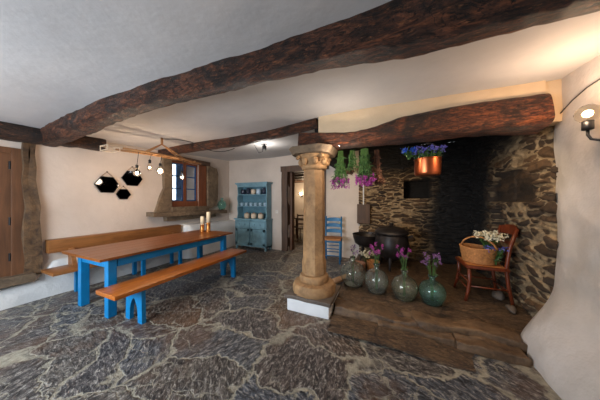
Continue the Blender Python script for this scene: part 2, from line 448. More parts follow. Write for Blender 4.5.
# right wall with swollen foot
def rw(u, v):
    y = Y0+u*(2.77-Y0); z = 2.9*v**1.2
    k = max(0, 1-z/.72); k = k*k*(3-2*k)
    bul = .30*k*(.75+.25*sm(1.0, 2.4, y))
    rim = 0
    if y > 2.6: rim = .03*((y-2.6)/.17)**2*(1+1.5*k)
    n = .020*noise.noise(Vector((y*2.2, z*2.2, 2)))+.035*k*noise.noise(Vector((y*2.6, z*2.2, 7)))+.012*noise.noise(Vector((y*7, z*5, 3)))
    return Vector((XR-bul+rim+n, y-.16*k*0, z))
struct('wall_right', MB().surf(rw, 150, 90), 'rwall', True)
b = MB()
def rwe(u, v):
    z = 2.9*v**1.2; p = rw(1, v); return Vector((p.x+(1.70-p.x)*u, 2.77+.01*math.sin(PI*u), z))
struct('wall_right_end', MB().surf(rwe, 6, 60), 'rwall', True)

# hearth platform
b = MB().box((-.66, 2.62, 0), (1.62, YB, .12))
bmesh.ops.subdivide_edges(b.bm, edges=b.bm.edges[:], cuts=40, use_grid_fill=True)
for v in b.bm.verts:
    v.co += Vector((0, .05*noise.noise(v.co*1.9), .012*noise.noise(v.co*6)+.014*noise.noise(v.co*1.7)))
    if v.co.z > .05 and v.co.y < 2.8: v.co.z -= .03*((2.8-v.co.y)/.2)**2
struct('floor_hearth', b, 'hearth', True)
b = MB()
for k, (x0, x1, y0, y1, z) in enumerate(((-.60,.30,2.52,2.76,.125),(.26,1.20,2.54,2.76,.135),(-.10,.62,2.44,2.56,.075),(.60,1.16,2.42,2.57,.085))):
    q = MB().box((x0, y0, 0), (x1, y1, z), bev=.015); q.rough(.045, 2.6, 9, k); q.rough(.02, 9); q.rough(.007, 24)
    me = bpy.data.meshes.new('edge'); q.bm.to_mesh(me); q.bm.free(); b.bm.from_mesh(me); bpy.data.meshes.remove(me)
soft(struct('trim_3', b, 'edge_stone'), 50)
b = MB().box((-.60, 2.16, 0), (1.25, 2.50, .022)); b.rough(.05, 1.7, 22, 3); b.rough(.008, 9)
for v in b.bm.verts: v.co.z = min(v.co.z, .035)
struct('trim_4', b, 'hearth', True)

# ------------------------------------------------------------------ beams
def trunk(name, label, st, mat, cat='beam', n=30, amp=.018, seed=0, sq=3.2, steps=12):
    """st: stations (x,y,z,half depth,half height)"""
    P = []
    for a, c in zip(st[:-1], st[1:]):
        for k in range(steps): P.append([a[q]+(c[q]-a[q])*(k/steps) for q in range(5)])
    P.append(list(st[-1]))
    for _ in range(2):
        P = [P[0]]+[[(P[i-1][q]+2*P[i][q]+P[i+1][q])/4 for q in range(5)] for i in range(1, len(P)-1)]+[P[-1]]
    d = Vector(st[-1][:3])-Vector(st[0][:3]); d.z = 0; d.normalize(); side = Vector((-d.y, d.x, 0))
    b = MB(); rings = []
    org = Vector(st[0][:3])
    for p in P:
        c = Vector(p[:3]); ring = []
        for k in range(n):
            a = 2*PI*k/n; ca, sa = math.cos(a), math.sin(a)
            q = c+side*p[3]*math.copysign(abs(ca)**(2/sq), ca)+Vector((0,0,1))*p[4]*math.copysign(abs(sa)**(2/sq), sa)
            nn = noise.noise_vector(Vector((q.x*2.0, q.y*6, q.z*6))+Vector((seed,)*3))*amp+noise.noise_vector(q*11)*amp*.45
            ring.append(b.bm.verts.new(q+nn-org))
        rings.append(ring)
    for A, B in zip(rings[:-1], rings[1:]):
        for k in range(n): b.bm.faces.new((A[k], A[(k+1)%n], B[(k+1)%n], B[k]))
    b.bm.faces.new(rings[0][::-1]); b.bm.faces.new(rings[-1])
    o = b.build(name, mat); soft(o, 50); o.location = org
    return tag(o, label, cat)
BY = 1.30
trunk('ceiling_beam', 'huge crooked dark brown trunk beam spanning the whole room above the camera',
  [(-4.75,1.27,2.42,.11,.13),(-4.0,1.22,2.42,.11,.125),(-3.2,1.19,2.43,.11,.12),(-2.4,1.18,2.47,.10,.13),(-1.6,1.20,2.50,.10,.14),(-.9,1.235,2.50,.10,.15),(-.2,1.27,2.49,.11,.15),(.5,1.30,2.48,.12,.155),(1.0,1.30,2.47,.12,.16),(1.52,1.30,2.47,.12,.16)],
  'beam', seed=1, amp=.026)
trunk('ceiling_beam', 'slender rough dark beam between the table and the column, meeting the hood',
  [(-4.75,2.95,2.58,.08,.09),(-3.6,2.92,2.57,.085,.09),(-2.6,2.90,2.55,.09,.10),(-1.7,2.84,2.57,.085,.09),(-.90,2.70,2.58,.075,.075)],
  'beam', seed=2, amp=.014)
trunk('wall_beam', 'dark beam running along the top of the left wall over the wooden door',
  [(-4.66,-1.5,2.34,.16,.15),(-4.66,0,2.35,.16,.15),(-4.66,.9,2.39,.15,.12),(-4.68,1.4,2.43,.14,.11),(-4.68,1.88,2.46,.13,.11)],
  'beam_y', seed=3, amp=.02)
trunk('fireplace_lintel', 'massive crooked reddish brown lintel beam resting on the stone column',
  [(-1.12,2.66,2.30,.15,.125),(-1.0,2.66,2.285,.15,.11),(-.75,2.66,2.265,.155,.095),(-.4,2.66,2.245,.155,.085),(-.1,2.66,2.26,.16,.10),(.15,2.66,2.295,.16,.135),(.5,2.66,2.30,.16,.145),(.9,2.66,2.30,.16,.145),(1.35,2.66,2.285,.16,.15)],
  'lintelw', seed=4, amp=.02, sq=4.5)

# ------------------------------------------------------------------ column
CX, CY = -.94, 2.66
col = thing('stone_column', 'sandstone column with carved capital on a white plinth under the lintel', 'column', (CX, CY, 0))
b = MB(); b.box((-.29,-.28,0), (.29,.28,.17), bev=.02); b.rough(.006, 5, 4); soft(b.build('plinth', 'white_block', col))
b = MB(); b.box((-.315,-.30,.165), (.315,.30,.215), bev=.012); b.rough(.01, 6, 5); soft(b.build('base_slab', 'slab', col))
b = MB(); b.lathe([(.29,.20),(.30,.22),(.30,.29),(.275,.335),(.215,.345),(.195,.35),(.205,.37),(.205,.41),(.19,.44),(.14,.45)], seg=16); b.rough(.013, 6, 0, 2); soft(b.build('base_torus', 'granite', col), 45)
b = MB()
prof = [(.168,.46),(.172,.56),(.160,.60),(.158,.9),(.156,1.3),(.155,1.7),(.152,1.98)]
rings = []
for i in range(30):
    z = .455+(1.95-.455)*i/29
    r = .138+.012*(1-i/29) if z > .64 else .162
    ring = []
    for k in range(32):
        a = 2*PI*k/32+PI/8; s8 = (a-PI/8) % (PI/4)-PI/8
        rr = r*(math.cos(PI/8)/math.cos(s8))*1.04
        ring.append(b.bm.verts.new(Vector((rr*math.cos(a), rr*math.sin(a), z))))
    rings.append(ring)
for A, B in zip(rings[:-1], rings[1:]):
    for k in range(32): b.bm.faces.new((A[k], A[(k+1)%32], B[(k+1)%32], B[k]))
b.bm.faces.new(rings[0][::-1]); b.bm.faces.new(rings[-1]); b.rough(.007, 5, 0, 4); soft(b.build('shaft', 'granite', col), 28)
b = MB()
b.lathe([(.155,1.93),(.175,1.95),(.180,1.98),(.165,2.0),(.172,2.03),(.185,2.07),(.205,2.11),(.23,2.14)], seg=32)
for a in range(4):
    t = PI/4+a*PI/2; d = Vector((math.cos(t), math.sin(t), 0)); pr = Vector((-d.y, d.x, 0))
    # volute scroll under each corner
    pth = [d*(.20+.05*math.cos(q)*(1-q/9))+Vector((0,0,2.07+.05*math.sin(q)*(1-q/9))) for q in [k*.45 for k in range(14)]]
    b.tube(pth, [.028-.0012*k for k in range(14)], 8)
for k in range(8):
    t = k*PI/4+PI/8; d = Vector((math.cos(t), math.sin(t), 0))
    b.ball(d*.18+Vector((0,0,2.04)), .045, 2, (1,1,1.3))
b.rough(.006, 9, 0, 5)
for v in b.bm.verts: v.co.z -= .045
soft(b.build('capital', 'granite', col), 50)
b = MB(); b.prism([(-.20,-.30,2.13),(.20,-.30,2.13),(.30,-.20,2.13),(.30,.20,2.13),(.20,.30,2.13),(-.20,.30,2.13),(-.30,.20,2.13),(-.30,-.20,2.13)], (0,0,.085))
for v in b.bm.verts:
    if v.co.z < 2.15: v.co.x *= .86; v.co.y *= .86
    v.co.z -= .045
b.rough(.010, 6, 3, 6); soft(b.build('abacus', 'grey_stone', col), 45)

# ------------------------------------------------------------------ table and benches
tb = thing('dining_table', 'long table with oiled wooden top and bright blue legs', 'table', (-3.60, 2.33, 0))
TX0, TX1, TY0, TY1 = -4.12, -3.10, 1.22, 3.44
b = MB()
for i in range(5):
    w = (TX1-TX0)/5; b.box((TX0+i*w+.001, TY0, .73), (TX0+(i+1)*w-.001, TY1, .762), bev=.003)
b.build('tabletop', 'tabletop', tb, world=True)
for x in (-3.16, -3.95):
    for y in (1.32, 3.22): MB().box((x-.09 if x > -3.5 else x-.0, y, 0), (x if x > -3.5 else x+.09, y+.09, .73), bev=.006).build('leg', 'blue', tb, world=True)
b = MB()
b.box((-3.19,1.42,.62),(-3.165,3.23,.73)); b.box((-3.945,1.42,.62),(-3.92,3.23,.73)); b.box((-3.85,1.33,.62),(-3.26,1.355,.73)); b.box((-3.85,3.29,.62),(-3.26,3.315,.73))
b.build('apron', 'blue', tb, world=True)

def arch_board(x0, x1, y, zt, th=.045):
    """trestle end board with an arched cut-out, in the XZ plane"""
    w = x1-x0; c = (x0+x1)/2; r = w*.22; pts = [(x0, y, 0), (x0+w*.04, y, zt), (x1-w*.04, y, zt), (x1, y, 0), (c+r+.01, y, 0)]
    for k in range(9):
        a = PI*k/8; pts.append((c+r*math.cos(a)*(1-.45*math.sin(a)), y, zt*.38+r*1.7*math.sin(a)))
    pts.append((c-r-.01, y, 0))
    b = MB(); b.prism(pts, (0, th, 0)); return b
bn = thing('bench', 'oiled wooden plank bench with arched blue ends in front of the table', 'bench', (-2.82, 2.22, 0))
soft(MB().box((-3.02,1.15,.405),(-2.62,3.30,.452), bev=.006).build('seat', 'benchwood', bn, world=True))
arch_board(-2.99,-2.65,1.42,.405).build('leg', 'blue', bn, world=True)
arch_board(-2.99,-2.65,2.98,.405).build('leg', 'blue', bn, world=True)
b = MB().box((-2.83,1.46,.33),(-2.80,2.98,.405)); b.build('stretcher', 'blue', bn, world=True)

wb = thing('wall_bench', 'wooden bench with backboard fixed along the left wall behind the table', 'bench', (-4.6, 2.3, 0))
soft(MB().box((-4.68,1.18,.40),(-4.26,3.36,.44), bev=.005).build('seat', 'backwood', wb, world=True))
soft(MB().box((-4.80,1.25,.66),(-4.665,3.36,.86), bev=.006).build('backboard', 'backwood', wb, world=True))
for y in (1.50, 2.30, 3.05):
    b = MB(); b.box((-4.33,y,0),(-4.28,y+.06,.40)); b.box((-4.62,y,0),(-4.57,y+.06,.40)); b.box((-4.62,y+.01,.36),(-4.28,y+.05,.40))
    b.build('leg', 'blue', wb, world=True)
for y in (1.45, 3.1):
    b = MB(); b.prism([(-4.665,y,.44),(-4.665,y,.70),(-4.60,y,.70),(-4.50,y,.44)], (0,.05,0)); b.build('bracket', 'backwood', wb, world=True)

# candles on the table
for (x, y, h, lab) in ((-3.82, 3.26, .34, 'shorter cream candle in an amber holder on the table, left of the pair'), (-3.69, 3.31, .44, 'taller cream candle in an amber holder on the table, right of the pair')):
    c = thing('candle', lab, 'candle', (x, y, .762), 0, 'candles on the table')
    MB().lathe([(.050,0),(.052,.01),(.044,.02),(.044,h*.42),(.048,h*.45)], seg=24).build('holder', 'brass', c, True)
    MB().lathe([(.040,h*.44),(.041,h-.012),(.035,h),(.012,h-.008),(0,h-.008)], seg=24).build('wax', 'candle', c, True)
    MB().tube([(0,0,h-.008),(.002,0,h+.012)], .0015, 6).build('wick', 'black', c)

# ------------------------------------------------------------------ left door, jamb, sill
d1 = MB(); zt = DZ1
for k in range(6): d1.box((XL-.07, DY0+.02+k*.18, DZ0), (XL-.02, DY0+.02+k*.18+.176, zt), bev=.004)
o = d1.build('door_1', 'door'); o['kind'] = 'structure'
b = MB().box((XL-.12, DY1-.10, DZ0), (XL+.012, DY1+.02, zt), bev=.006); x = b.build('door_frame', 'door', o)
b = MB().box((XL-.12, DY0, zt-.08), (XL+.012, DY1-.1, zt), bev=.006); b.build('door_frame', 'door', o)
for z in (.62, 1.12, 1.9):
    MB().tube([(XL-.01,DY1-.11,z),(XL-.01,DY1-.11,z+.11)], .011, 8).build('hinge', 'black', o)
b = MB().box((XL-.12, 1.045, .38), (XL+.06, 1.20, 2.34)); b.rough(.04, 2.6, 9, 2); b.rough(.018, 11)
for v in b.bm.verts:
    if v.co.y > 1.1: v.co.y -= .05*sm(1.3, 2.2, v.co.z)
j = b.build('stone_jamb', 'jamb_stone'); soft(j, 50); tag(j, 'rough brown stone post beside the wooden door on the left', 'stone post')
b = MB().box((XL-.15, -.3, .30), (XL+.16, 1.12, .42)); b.rough(.022, 4, 7, 3)
j = b.build('door_sill', 'grey_stone'); soft(j, 50); tag(j, 'worn grey stone sill slab under the wooden door', 'sill')

# ------------------------------------------------------------------ window
w = MB(); XW = XL-.02
w.box((XW-.05,WY0,WZ0),(XW,WY0+.045,WZ1)); w.box((XW-.05,WY1-.045,WZ0),(XW,WY1,WZ1)); w.box((XW-.05,WY0,WZ1-.05),(XW,WY1,WZ1)); w.box((XW-.06,WY0,WZ0),(XW+.02,WY1,WZ0+.14)); w.box((XW-.05,(WY0+WY1)/2-.035,WZ0),(XW+.01,(WY0+WY1)/2+.035,WZ1))
o = w.build('window_1', 'winwood'); o['kind'] = 'structure'
mid = (WY0+WY1)/2
for (a, c) in ((WY0+.045, mid-.035), (mid+.035, WY1-.045)):
    z0, z1 = WZ0+.14, WZ1-.05; b = MB()
    b.box((XW-.04,a,z0),(XW-.01,a+.03,z1)); b.box((XW-.04,c-.03,z0),(XW-.01,c,z1)); b.box((XW-.04,a,z0),(XW-.01,c,z0+.03)); b.box((XW-.04,a,z1-.03),(XW-.01,c,z1))
    for q in (1, 2): zz = z0+(z1-z0)*q/3; b.box((XW-.038,a,zz-.012),(XW-.012,c,zz+.012))
    s = b.build('casement', 'winblue', o)
    MB().box((XW-.027,a+.03,z0+.03),(XW-.023,c-.03,z1-.03)).build('pane', 'glasspane', s)
b = MB()
for k in range(3): b.box((XL-.56, 2.9+k*.105, 1.4), (XL-.53, 3.0+k*.105, 2.5))
s = b.build('outer_shutter', 'shutterblue'); s.location = (0,.38,0); tag(s, 'blue outer shutter seen through the left half of the small window', 'shutter', 'outer shutters')
s2 = s.copy(); s2.location = (0,.80,0); COL.objects.link(s2); s2['label'] = 'blue outer shutter seen through the right half of the small window'
struct('ground_outside', MB().box((XL-14, -10, -.3), (XL-.72, 16, -.2)), 'gravel')
b = MB()
for k in range(3): b.box((XL+.005, 3.96+k*.082, 1.26), (XL+.035, 4.04+k*.082, 2.44), bev=.003)
sh = b.build('window_shutter', 'winwood'); tag(sh, 'brown wooden inner shutter folded open against the wall right of the window', 'shutter')
b = MB().prism([(XL-.02,4.22,1.22),(XL-.02,4.50,1.30),(XL-.02,4.58,1.5),(XL-.02,4.60,2.25),(XL-.02,4.54,2.42),(XL-.02,4.22,2.46)], (.11,0,0)); b.rough(.012, 5, 3, 1)
tag(soft(b.build('window_stone', 'grey_stone'), 40), 'grey upright stone slab right of the open brown shutter', 'stone post')
b = MB().prism([(XL-.02,2.80,1.20),(XL-.02,3.17,1.18),(XL-.02,3.17,2.50),(XL-.02,2.96,2.50),(XL-.02,3.0,1.75),(XL-.02,2.9,1.5)], (.10,0,0)); b.rough(.014, 5, 3, 2)
tag(soft(b.build('window_stone', 'grey_stone'), 40), 'grey upright stone jamb left of the small window', 'stone post')
b = MB().box((XL-.1,3.0,2.44),(XL+.09,4.3,2.56)); b.rough(.012,4,4,2)
tag(soft(b.build('window_lintel','frame'),40),'dark wooden lintel above the small window','lintel')
b = MB().box((XL-.30,2.66,1.10),(XL+.25,4.80,1.20)); b.rough(.02, 3.4, 9, 4)
for v in b.bm.verts: v.co.z -= .03*(v.co.y-2.66)/2
tag(soft(b.build('window_ledge', 'grey_stone'), 50), 'long rough grey stone ledge under the small window', 'ledge')
b = MB().box((XL-.02,3.02,.97),(XL+.14,4.45,1.10)); b.rough(.03, 3.1, 8, 6)
tag(soft(b.build('ledge_support', 'grey_stone'), 50), 'lower rough stone carrying the window ledge', 'stone')
b = MB().box((XL-.10,3.17,1.17),(XL+.10,4.24,1.30)); b.rough(.012, 3.1, 5, 6)
tag(soft(b.build('sill_stone', 'grey_stone'), 50), 'dark stone block between the window frame and the ledge', 'stone')

# ------------------------------------------------------------------ bottles
def johnprof(r, h, nr=.035, th=.005, flat=1.0):
    nh = h*.74
    H0 = h*.80; out = [(0,.010),(r*.5,.002),(r*.72,.0)]; inn = []
    for k in range(1, 12):
        a = -PI/2+.62+(PI-.62-.20)*k/12; out.append((r*math.cos(a)**.85, H0/2+H0/2*math.sin(a)))
    out += [(nr*1.25,H0*1.0),(nr,h*.85),(nr,h*.93),(nr*1.3,h*.94),(nr*1.3,h*.99),(nr*.95,h)]
    inn = [(max(0, p-th), z if k > 2 else z+th) for k, (p, z) in enumerate(out[:-3])][::-1]
    inn = [(nr-th,h)]+inn[:-1]+[(0,.016)]
    return out+inn
def demijohn(name, label, loc, r, h, mat, group=None):
    b = MB(); b.lathe(johnprof(r, h), seg=40)
    o = b.build(name, mat, smooth=True, fix=True); o.location = loc; return tag(o, label, 'bottle', group)
HZ = .13
spots = [(-.50,3.26,.205,.44,'bottle','leftmost round pale glass demijohn on the hearth, nearest the column', 'purple'),
         (-.14,3.14,.165,.41,'bottle','second demijohn from the column, green tinted, holding tall pinkish flowers','mauve'),
         (.22,3.08,.165,.38,'bottle3','third demijohn from the column, olive tinted with magenta flowers','purple'),
         (.54,3.08,.155,.36,'bottle2','rightmost teal glass demijohn on the hearth, nearest the wicker chair','mauve')]
def bunch(name, label, cat, loc, n, L, spread, headmat, stemmat='stem', down=False, tight=.02, head=.035, group=None, leafn=6, petals=14, ex=1.8):
    th = thing(name, label, cat, loc, 0, group)
    st = MB(); fl = MB(); s = -1 if down else 1
    lf = MB()
    for i in range(n):
        a = R.uniform(0, 2*PI); q = R.random()**.5
        l = L*R.uniform(.78, 1.0)
        p0 = Vector((tight*q*math.cos(a), tight*q*math.sin(a), 0))
        p3 = Vector((spread*q*math.cos(a), spread*q*math.sin(a), s*l))
        path = [p0+(p3-p0)*(k/5)*1.0 for k in range(6)]
        for k in range(6):
            f = (k/5)**ex; path[k] = Vector((p0.x+(p3.x-p0.x)*f, p0.y+(p3.y-p0.y)*f, p0.z+(p3.z-p0.z)*(k/5)))
        st.tube(path, [.0034-.0003*k for k in range(6)], 5)
        for k in range(petals):
            d = Vector((R.uniform(-1,1), R.uniform(-1,1), R.uniform(-.6,1)*s))
            c = p3+Vector((R.uniform(-.3,.3)*head, R.uniform(-.3,.3)*head, R.uniform(-1.0,.2)*head*s))
            fl.petal(c, d, head*.75, head*.22)
        for k in range(leafn):
            f = R.uniform(.25, .95); c = path[min(5, int(f*5))]
            d = Vector((R.uniform(-1,1), R.uniform(-1,1), s*R.uniform(.2,1.4)))
            lf.petal(c, d, R.uniform(.035,.07), .006)
    if leafn < 5:
        me = bpy.data.meshes.new('tmp'); lf.bm.to_mesh(me); st.bm.from_mesh(me); bpy.data.meshes.remove(me)
    st.build('stem', stemmat, th); fl.build('blossom', headmat, th)
    if leafn >= 5: lf.build('leaf', 'leaf' if stemmat == 'stem' else stemmat, th)
    return th
who = ['pale', 'green tinted', 'olive', 'teal']
for i, (x, y, r, h, m, lab, fm) in enumerate(spots):
    demijohn('demijohn', lab, (x, y, HZ), r, h, m, 'demijohns on the hearth')
    cfg = [(6,.62,.09,'small dark purple flowers standing in the leftmost demijohn'),(12,.68,.11,'tall pinkish mauve flowers standing in the second demijohn'),(12,.68,.10,'magenta flowers on green stems standing in the third demijohn'),(13,.62,.12,'pale violet flowers on green stems standing in the rightmost demijohn')][i]
    hm = ['mauve','purple','purple','mauve'][i]
    bunch('flower_bunch', cfg[3], 'flowers', (x, y, HZ+.03), cfg[0], cfg[1], cfg[2], hm, head=.034, tight=.016, group='flowers in the demijohns', ex=4.5, leafn=3)
demijohn('ledge_bottle', 'small green glass demijohn standing on the stone ledge right of the window', (XL+.13, 4.70, 1.175), .125, .36, 'bottle2')

# ------------------------------------------------------------------ things on the hearth
iron = thing('cauldron', 'big lidded black iron cauldron standing at the back of the hearth', 'cauldron', (.08, 4.30, HZ))
prof = [(0,.17),(.12,.18),(.22,.24),(.29,.36),(.31,.48),(.29,.60),(.27,.66),(.30,.69),(.30,.71)]
soft(MB().lathe(prof, seg=36).build('pot', 'iron', iron), 50)
soft(MB().lathe([(.31,.71),(.30,.735),(.24,.78),(.14,.815),(.05,.83),(.03,.85),(.045,.875),(.03,.90),(0,.90)], seg=36).build('lid', 'iron', iron), 50)
for k in range(3):
    a = k*2*PI/3+.4; MB().tube([(.2*math.cos(a),.2*math.sin(a),.25),(.25*math.cos(a),.25*math.sin(a),.02)], [.03,.02], 8).build('leg', 'iron', iron)
for sx in (-1, 1):
    MB().tube([(sx*.27,-.05,.62),(sx*.36,-.05,.66),(sx*.36,.05,.66),(sx*.27,.05,.62)], .012, 8).build('handle', 'iron', iron)
pn = thing('iron_pan', 'wide shallow black iron pot left of the big cauldron', 'pot', (-.40, 4.76, HZ))
soft(MB().lathe([(0,.30),(.20,.31),(.28,.37),(.315,.48),(.33,.55),(.335,.57),(.32,.57),(.31,.48),(.2,.34),(0,.33)], seg=36).build('bowl', 'iron', pn), 50)
for k in range(3):
    a = k*2*PI/3; MB().tube([(.2*math.cos(a),.2*math.sin(a),.33),(.26*math.cos(a),.26*math.sin(a),.0)], .018, 8).build('leg', 'iron', pn)
def basket_small(label, loc, r, h, mat):
    t = thing('small_basket', label, 'basket', loc)
    b = MB()
    b.lathe([(0,0),(r*.8,0),(r*.95,h*.4),(r,h),(r*.93,h),(r*.88,h*.4),(r*.7,.02),(0,.02)], seg=40)
    b.build('bowl', mat, t, True)
    b = MB()
    for q in range(6):
        z = h*(q+.5)/6; rr = r*(.82+.2*(z/h)**.6)
        b.tube([((rr+.005*math.sin(k*PI/2))*math.cos(2*PI*k/32), (rr+.005*math.sin(k*PI/2))*math.sin(2*PI*k/32), z) for k in range(32)], .007, 6, closed=True)
    b.build('weave', mat, t, True); return t
def on_hearth(px, y): return None
basket_small('little brown woven basket behind the leftmost demijohn', (-.50,3.95,HZ), .13, .15, 'browncer')
basket_small('little pale woven basket right of the brown one behind the demijohns', (-.24,4.0,HZ), .11, .20, 'wicker')
bunch('flower_bunch', 'small white flowers between the two little baskets behind the demijohns', 'flowers', (-.36,4.10,HZ), 12, .36, .12, 'whitefl', head=.05)
b = MB().prism([(0,0,0),(.30,.10,0),(.28,.34,0),(.02,.26,0)], (0,0,.03)); b.rough(.004,6,2)
o = b.build('wooden_board', 'board'); o.location = (-.90,3.30,.0); o.rotation_euler = (0,-.38,.1); tag(o, 'pale wooden board leaning against the hearth edge beside the leftmost demijohn', 'board')

# ------------------------------------------------------------------ hanging from the lintel
LB = 2.20
def at_lint(x, y, z): return (x, y, z)
bunch('dried_bunch', 'thick hanging bunch with green stems and bright purple heads nearest the column', 'flowers', (-.60,2.82,2.16), 46, .52, .13, 'purple', down=True, tight=.035, head=.04, leafn=16, petals=9, group='bunches hanging from the lintel')
bunch('dried_bunch', 'thin pale hanging bunch of grasses between the two purple bunches', 'flowers', (-.44,2.84,2.16), 14, .34, .09, 'dried', down=True, tight=.03, head=.03, leafn=12, group='bunches hanging from the lintel')
bunch('dried_bunch', 'wide hanging bunch with green stems and magenta heads above the fire shovel', 'flowers', (-.28,2.82,2.16), 46, .50, .12, 'purple', down=True, tight=.05, head=.045, leafn=16, petals=10, group='bunches hanging from the lintel')
bunch('dried_bunch', 'dark brown dried hanging bunch right of the magenta flowers', 'flowers', (-.13,2.95,2.16), 16, .48, .09, 'dried', 'dried', down=True, tight=.03, head=.05, leafn=8, group='bunches hanging from the lintel')
pot = thing('copper_pot', 'polished copper pot hanging from the lintel filled with blue flowers', 'pot', (.44,2.78,1.76))
r = .135
soft(MB().lathe([(0,0),(r*.9,0),(r*.97,.012),(r,.03),(r*1.02,.185),(r*1.06,.19),(r*1.06,.197),(r*.98,.197),(r*.96,.03),(0,.012)], seg=48).build('bowl', 'copper', pot), 40)
MB().tube([(r*math.cos(a), 0, .18+.205*math.sin(a)) for a in [PI*k/16 for k in range(17)]], .006, 8).build('handle', 'iron', pot)
MB().tube([(0,0,.37),(0,0,.42)], .004, 6).build('hook', 'iron', pot)
bunch('flower_bunch', 'violet blue flowers spilling out of the copper pot', 'flowers', (.44,2.78,1.83), 40, .26, .17, 'bluefl', tight=.09, head=.035, leafn=12, petals=10)
bunch('flower_bunch', 'bright blue flowers and leaves left of the copper pot under the lintel', 'flowers', (.25,2.80,1.97), 10, .13, .10, 'brightblue', tight=.02, head=.035, leafn=16)
# fire shovel on the stone wall
fs = thing('fire_shovel', 'flat black fire shovel with pale handle hanging on the stone wall', 'shovel', (-.52,5.04,1.0))
MB().box((-.15,-.012,-.10),(.15,.0,.37), bev=.01).build('blade', 'frame', fs)
MB().tube([(0,-.006,.36),(0,-.012,.95)], .015, 8).build('handle', 'white_block', fs)['label'] = 'pale handle'
MB().tube([(.02*math.cos(a),-.012,.965+.02*math.sin(a)) for a in [2*PI*k/12 for k in range(12)]], .005, 6, closed=True).build('ring', 'iron', fs)

# ------------------------------------------------------------------ armchair with basket
ch = thing('armchair', 'curved reddish wooden chair with rush seat standing on the hearth', 'chair', (1.19,3.54,HZ))
def leg(p):
    return MB().tube(p, [.019,.020,.021,.022,.020][:len(p)], 10)
S = .47
leg([(-.235,-.22,0),(-.205,-.215,.12),(-.185,-.21,.28),(-.19,-.205,S)]).build('leg', 'chairwood', ch, True)
leg([(-.235,.24,0),(-.205,.235,.12),(-.185,.22,.28),(-.19,.21,S)]).build('leg', 'chairwood', ch, True)
for y in (-.19, .19):
    leg([(.25,y*1.1,0),(.21,y,.25),(.19,y,S),(.22,y,.72),(.29,y,.98)]).build('leg', 'chairwood', ch, True)
b = MB(); b.box((-.23,-.24,S-.035),(.21,.24,S+.005), bev=.015); soft(b.build('seat_frame', 'chairwood', ch))
b = MB()
b.surf(lambda u, v: Vector((-.205+.395*u, -.215+.43*v, S+.008+.012*math.cos((u-.5)*PI)*math.cos((v-.5)*PI)+.0025*math.sin(max(abs(u-.5), abs(v-.5))*190))), 60, 60)
b.build('seat', 'rush', ch, True)
b = MB()
for z in (.16, .26):
    b.tube([(-.20,-.21,z),(-.20,.225,z)], .010, 8)
b.tube([(-.2,-.21,.2),(.21,-.2,.2)], .010, 8); b.tube([(-.2,.225,.2),(.21,.2,.2)], .010, 8); b.tube([(.21,-.2,.18),(.21,.2,.18)], .010, 8)
b.build('stretcher', 'chairwood', ch, True)
b = MB()
for (z, x) in ((.93,.275),(.78,.235),(.64,.205)):
    b = MB(); n = 12; hw = .045 if z > .9 else .022
    for k in range(n):
        y0 = -.2+.4*k/n; y1 = -.2+.4*(k+1)/n; f = lambda y: .04*(1-(y/.2)**2); g = lambda y: (.04 if z > .9 else 0)*(1-(y/.2)**2)
        b.prism([(x+f(y0),y0,z-hw),(x+f(y1),y1,z-hw),(x+f(y1),y1,z+hw+g(y1)),(x+f(y0),y0,z+hw+g(y0))], (.016,0,0))
    b.build('back_slat', 'chairwood', ch)


bk = thing('wicker_basket', 'oval wicker basket with arched handle standing on the reddish chair', 'basket', (1.15,3.51,HZ+S+.022), .95)
b = MB(); nb = 9
def ell(z, r): return [((r*.17+.004*math.sin(k*PI+q*PI))*math.cos(2*PI*k/48), (r*.20+.004*math.sin(k*PI+q*PI))*math.sin(2*PI*k/48), z+.012*abs(math.sin(2*PI*k/48))*(z/.17)) for k in range(48)]
b.lathe([(0,0),(.76,0),(.82,.01),(.98,.19),(.96,.19),(.80,.02),(0,.012)], sx=.17, sy=.20, seg=48)
for q in range(13):
    z = .008+.0155*q; r = .82+.17*(z/.19)
    b.tube(ell(z, r), .0085, 6, closed=True)
b.build('body', 'wicker', bk, True)
b = MB()
for o_ in (-.008, .008):
    b.tube([(o_+.01*math.sin(k*1.2), (.19)*math.cos(PI*k/20), .17+.17*math.sin(PI*k/20)) for k in range(21)], .010, 8)
b.build('handle', 'wicker', bk, True)
bunch('flower_bunch', 'white frothy flowers lying over the rim of the wicker basket', 'flowers', (1.27,3.52,HZ+S+.10), 30, .34, .17, 'whitefl', tight=.03, head=.045, petals=16)
bunch('flower_bunch', 'blue flowers with green leaves at the right of the wicker basket', 'flowers', (1.27,3.40,HZ+S+.03), 14, .24, .12, 'bluefl', tight=.03, head=.04, leafn=30, petals=8)
# loose light stones by the wall
for (x, y, r, lab) in ((1.40,3.60,.07,'pale rough stone lying on the hearth under the wicker armchair by the wall, farther one'),(1.37,3.22,.055,'pale rough stone lying on the hearth in front of the right armchair leg')):
    b = MB().ball((0,0,r*.7), r, 3, (.9,1.4,.75)); b.rough(.035, 9, 0, int(y*10))
    o = b.build('loose_stone', 'slab'); soft(o, 40); o.location = (x, y, HZ-.01); tag(o, lab, 'stone', 'loose stones on the hearth')

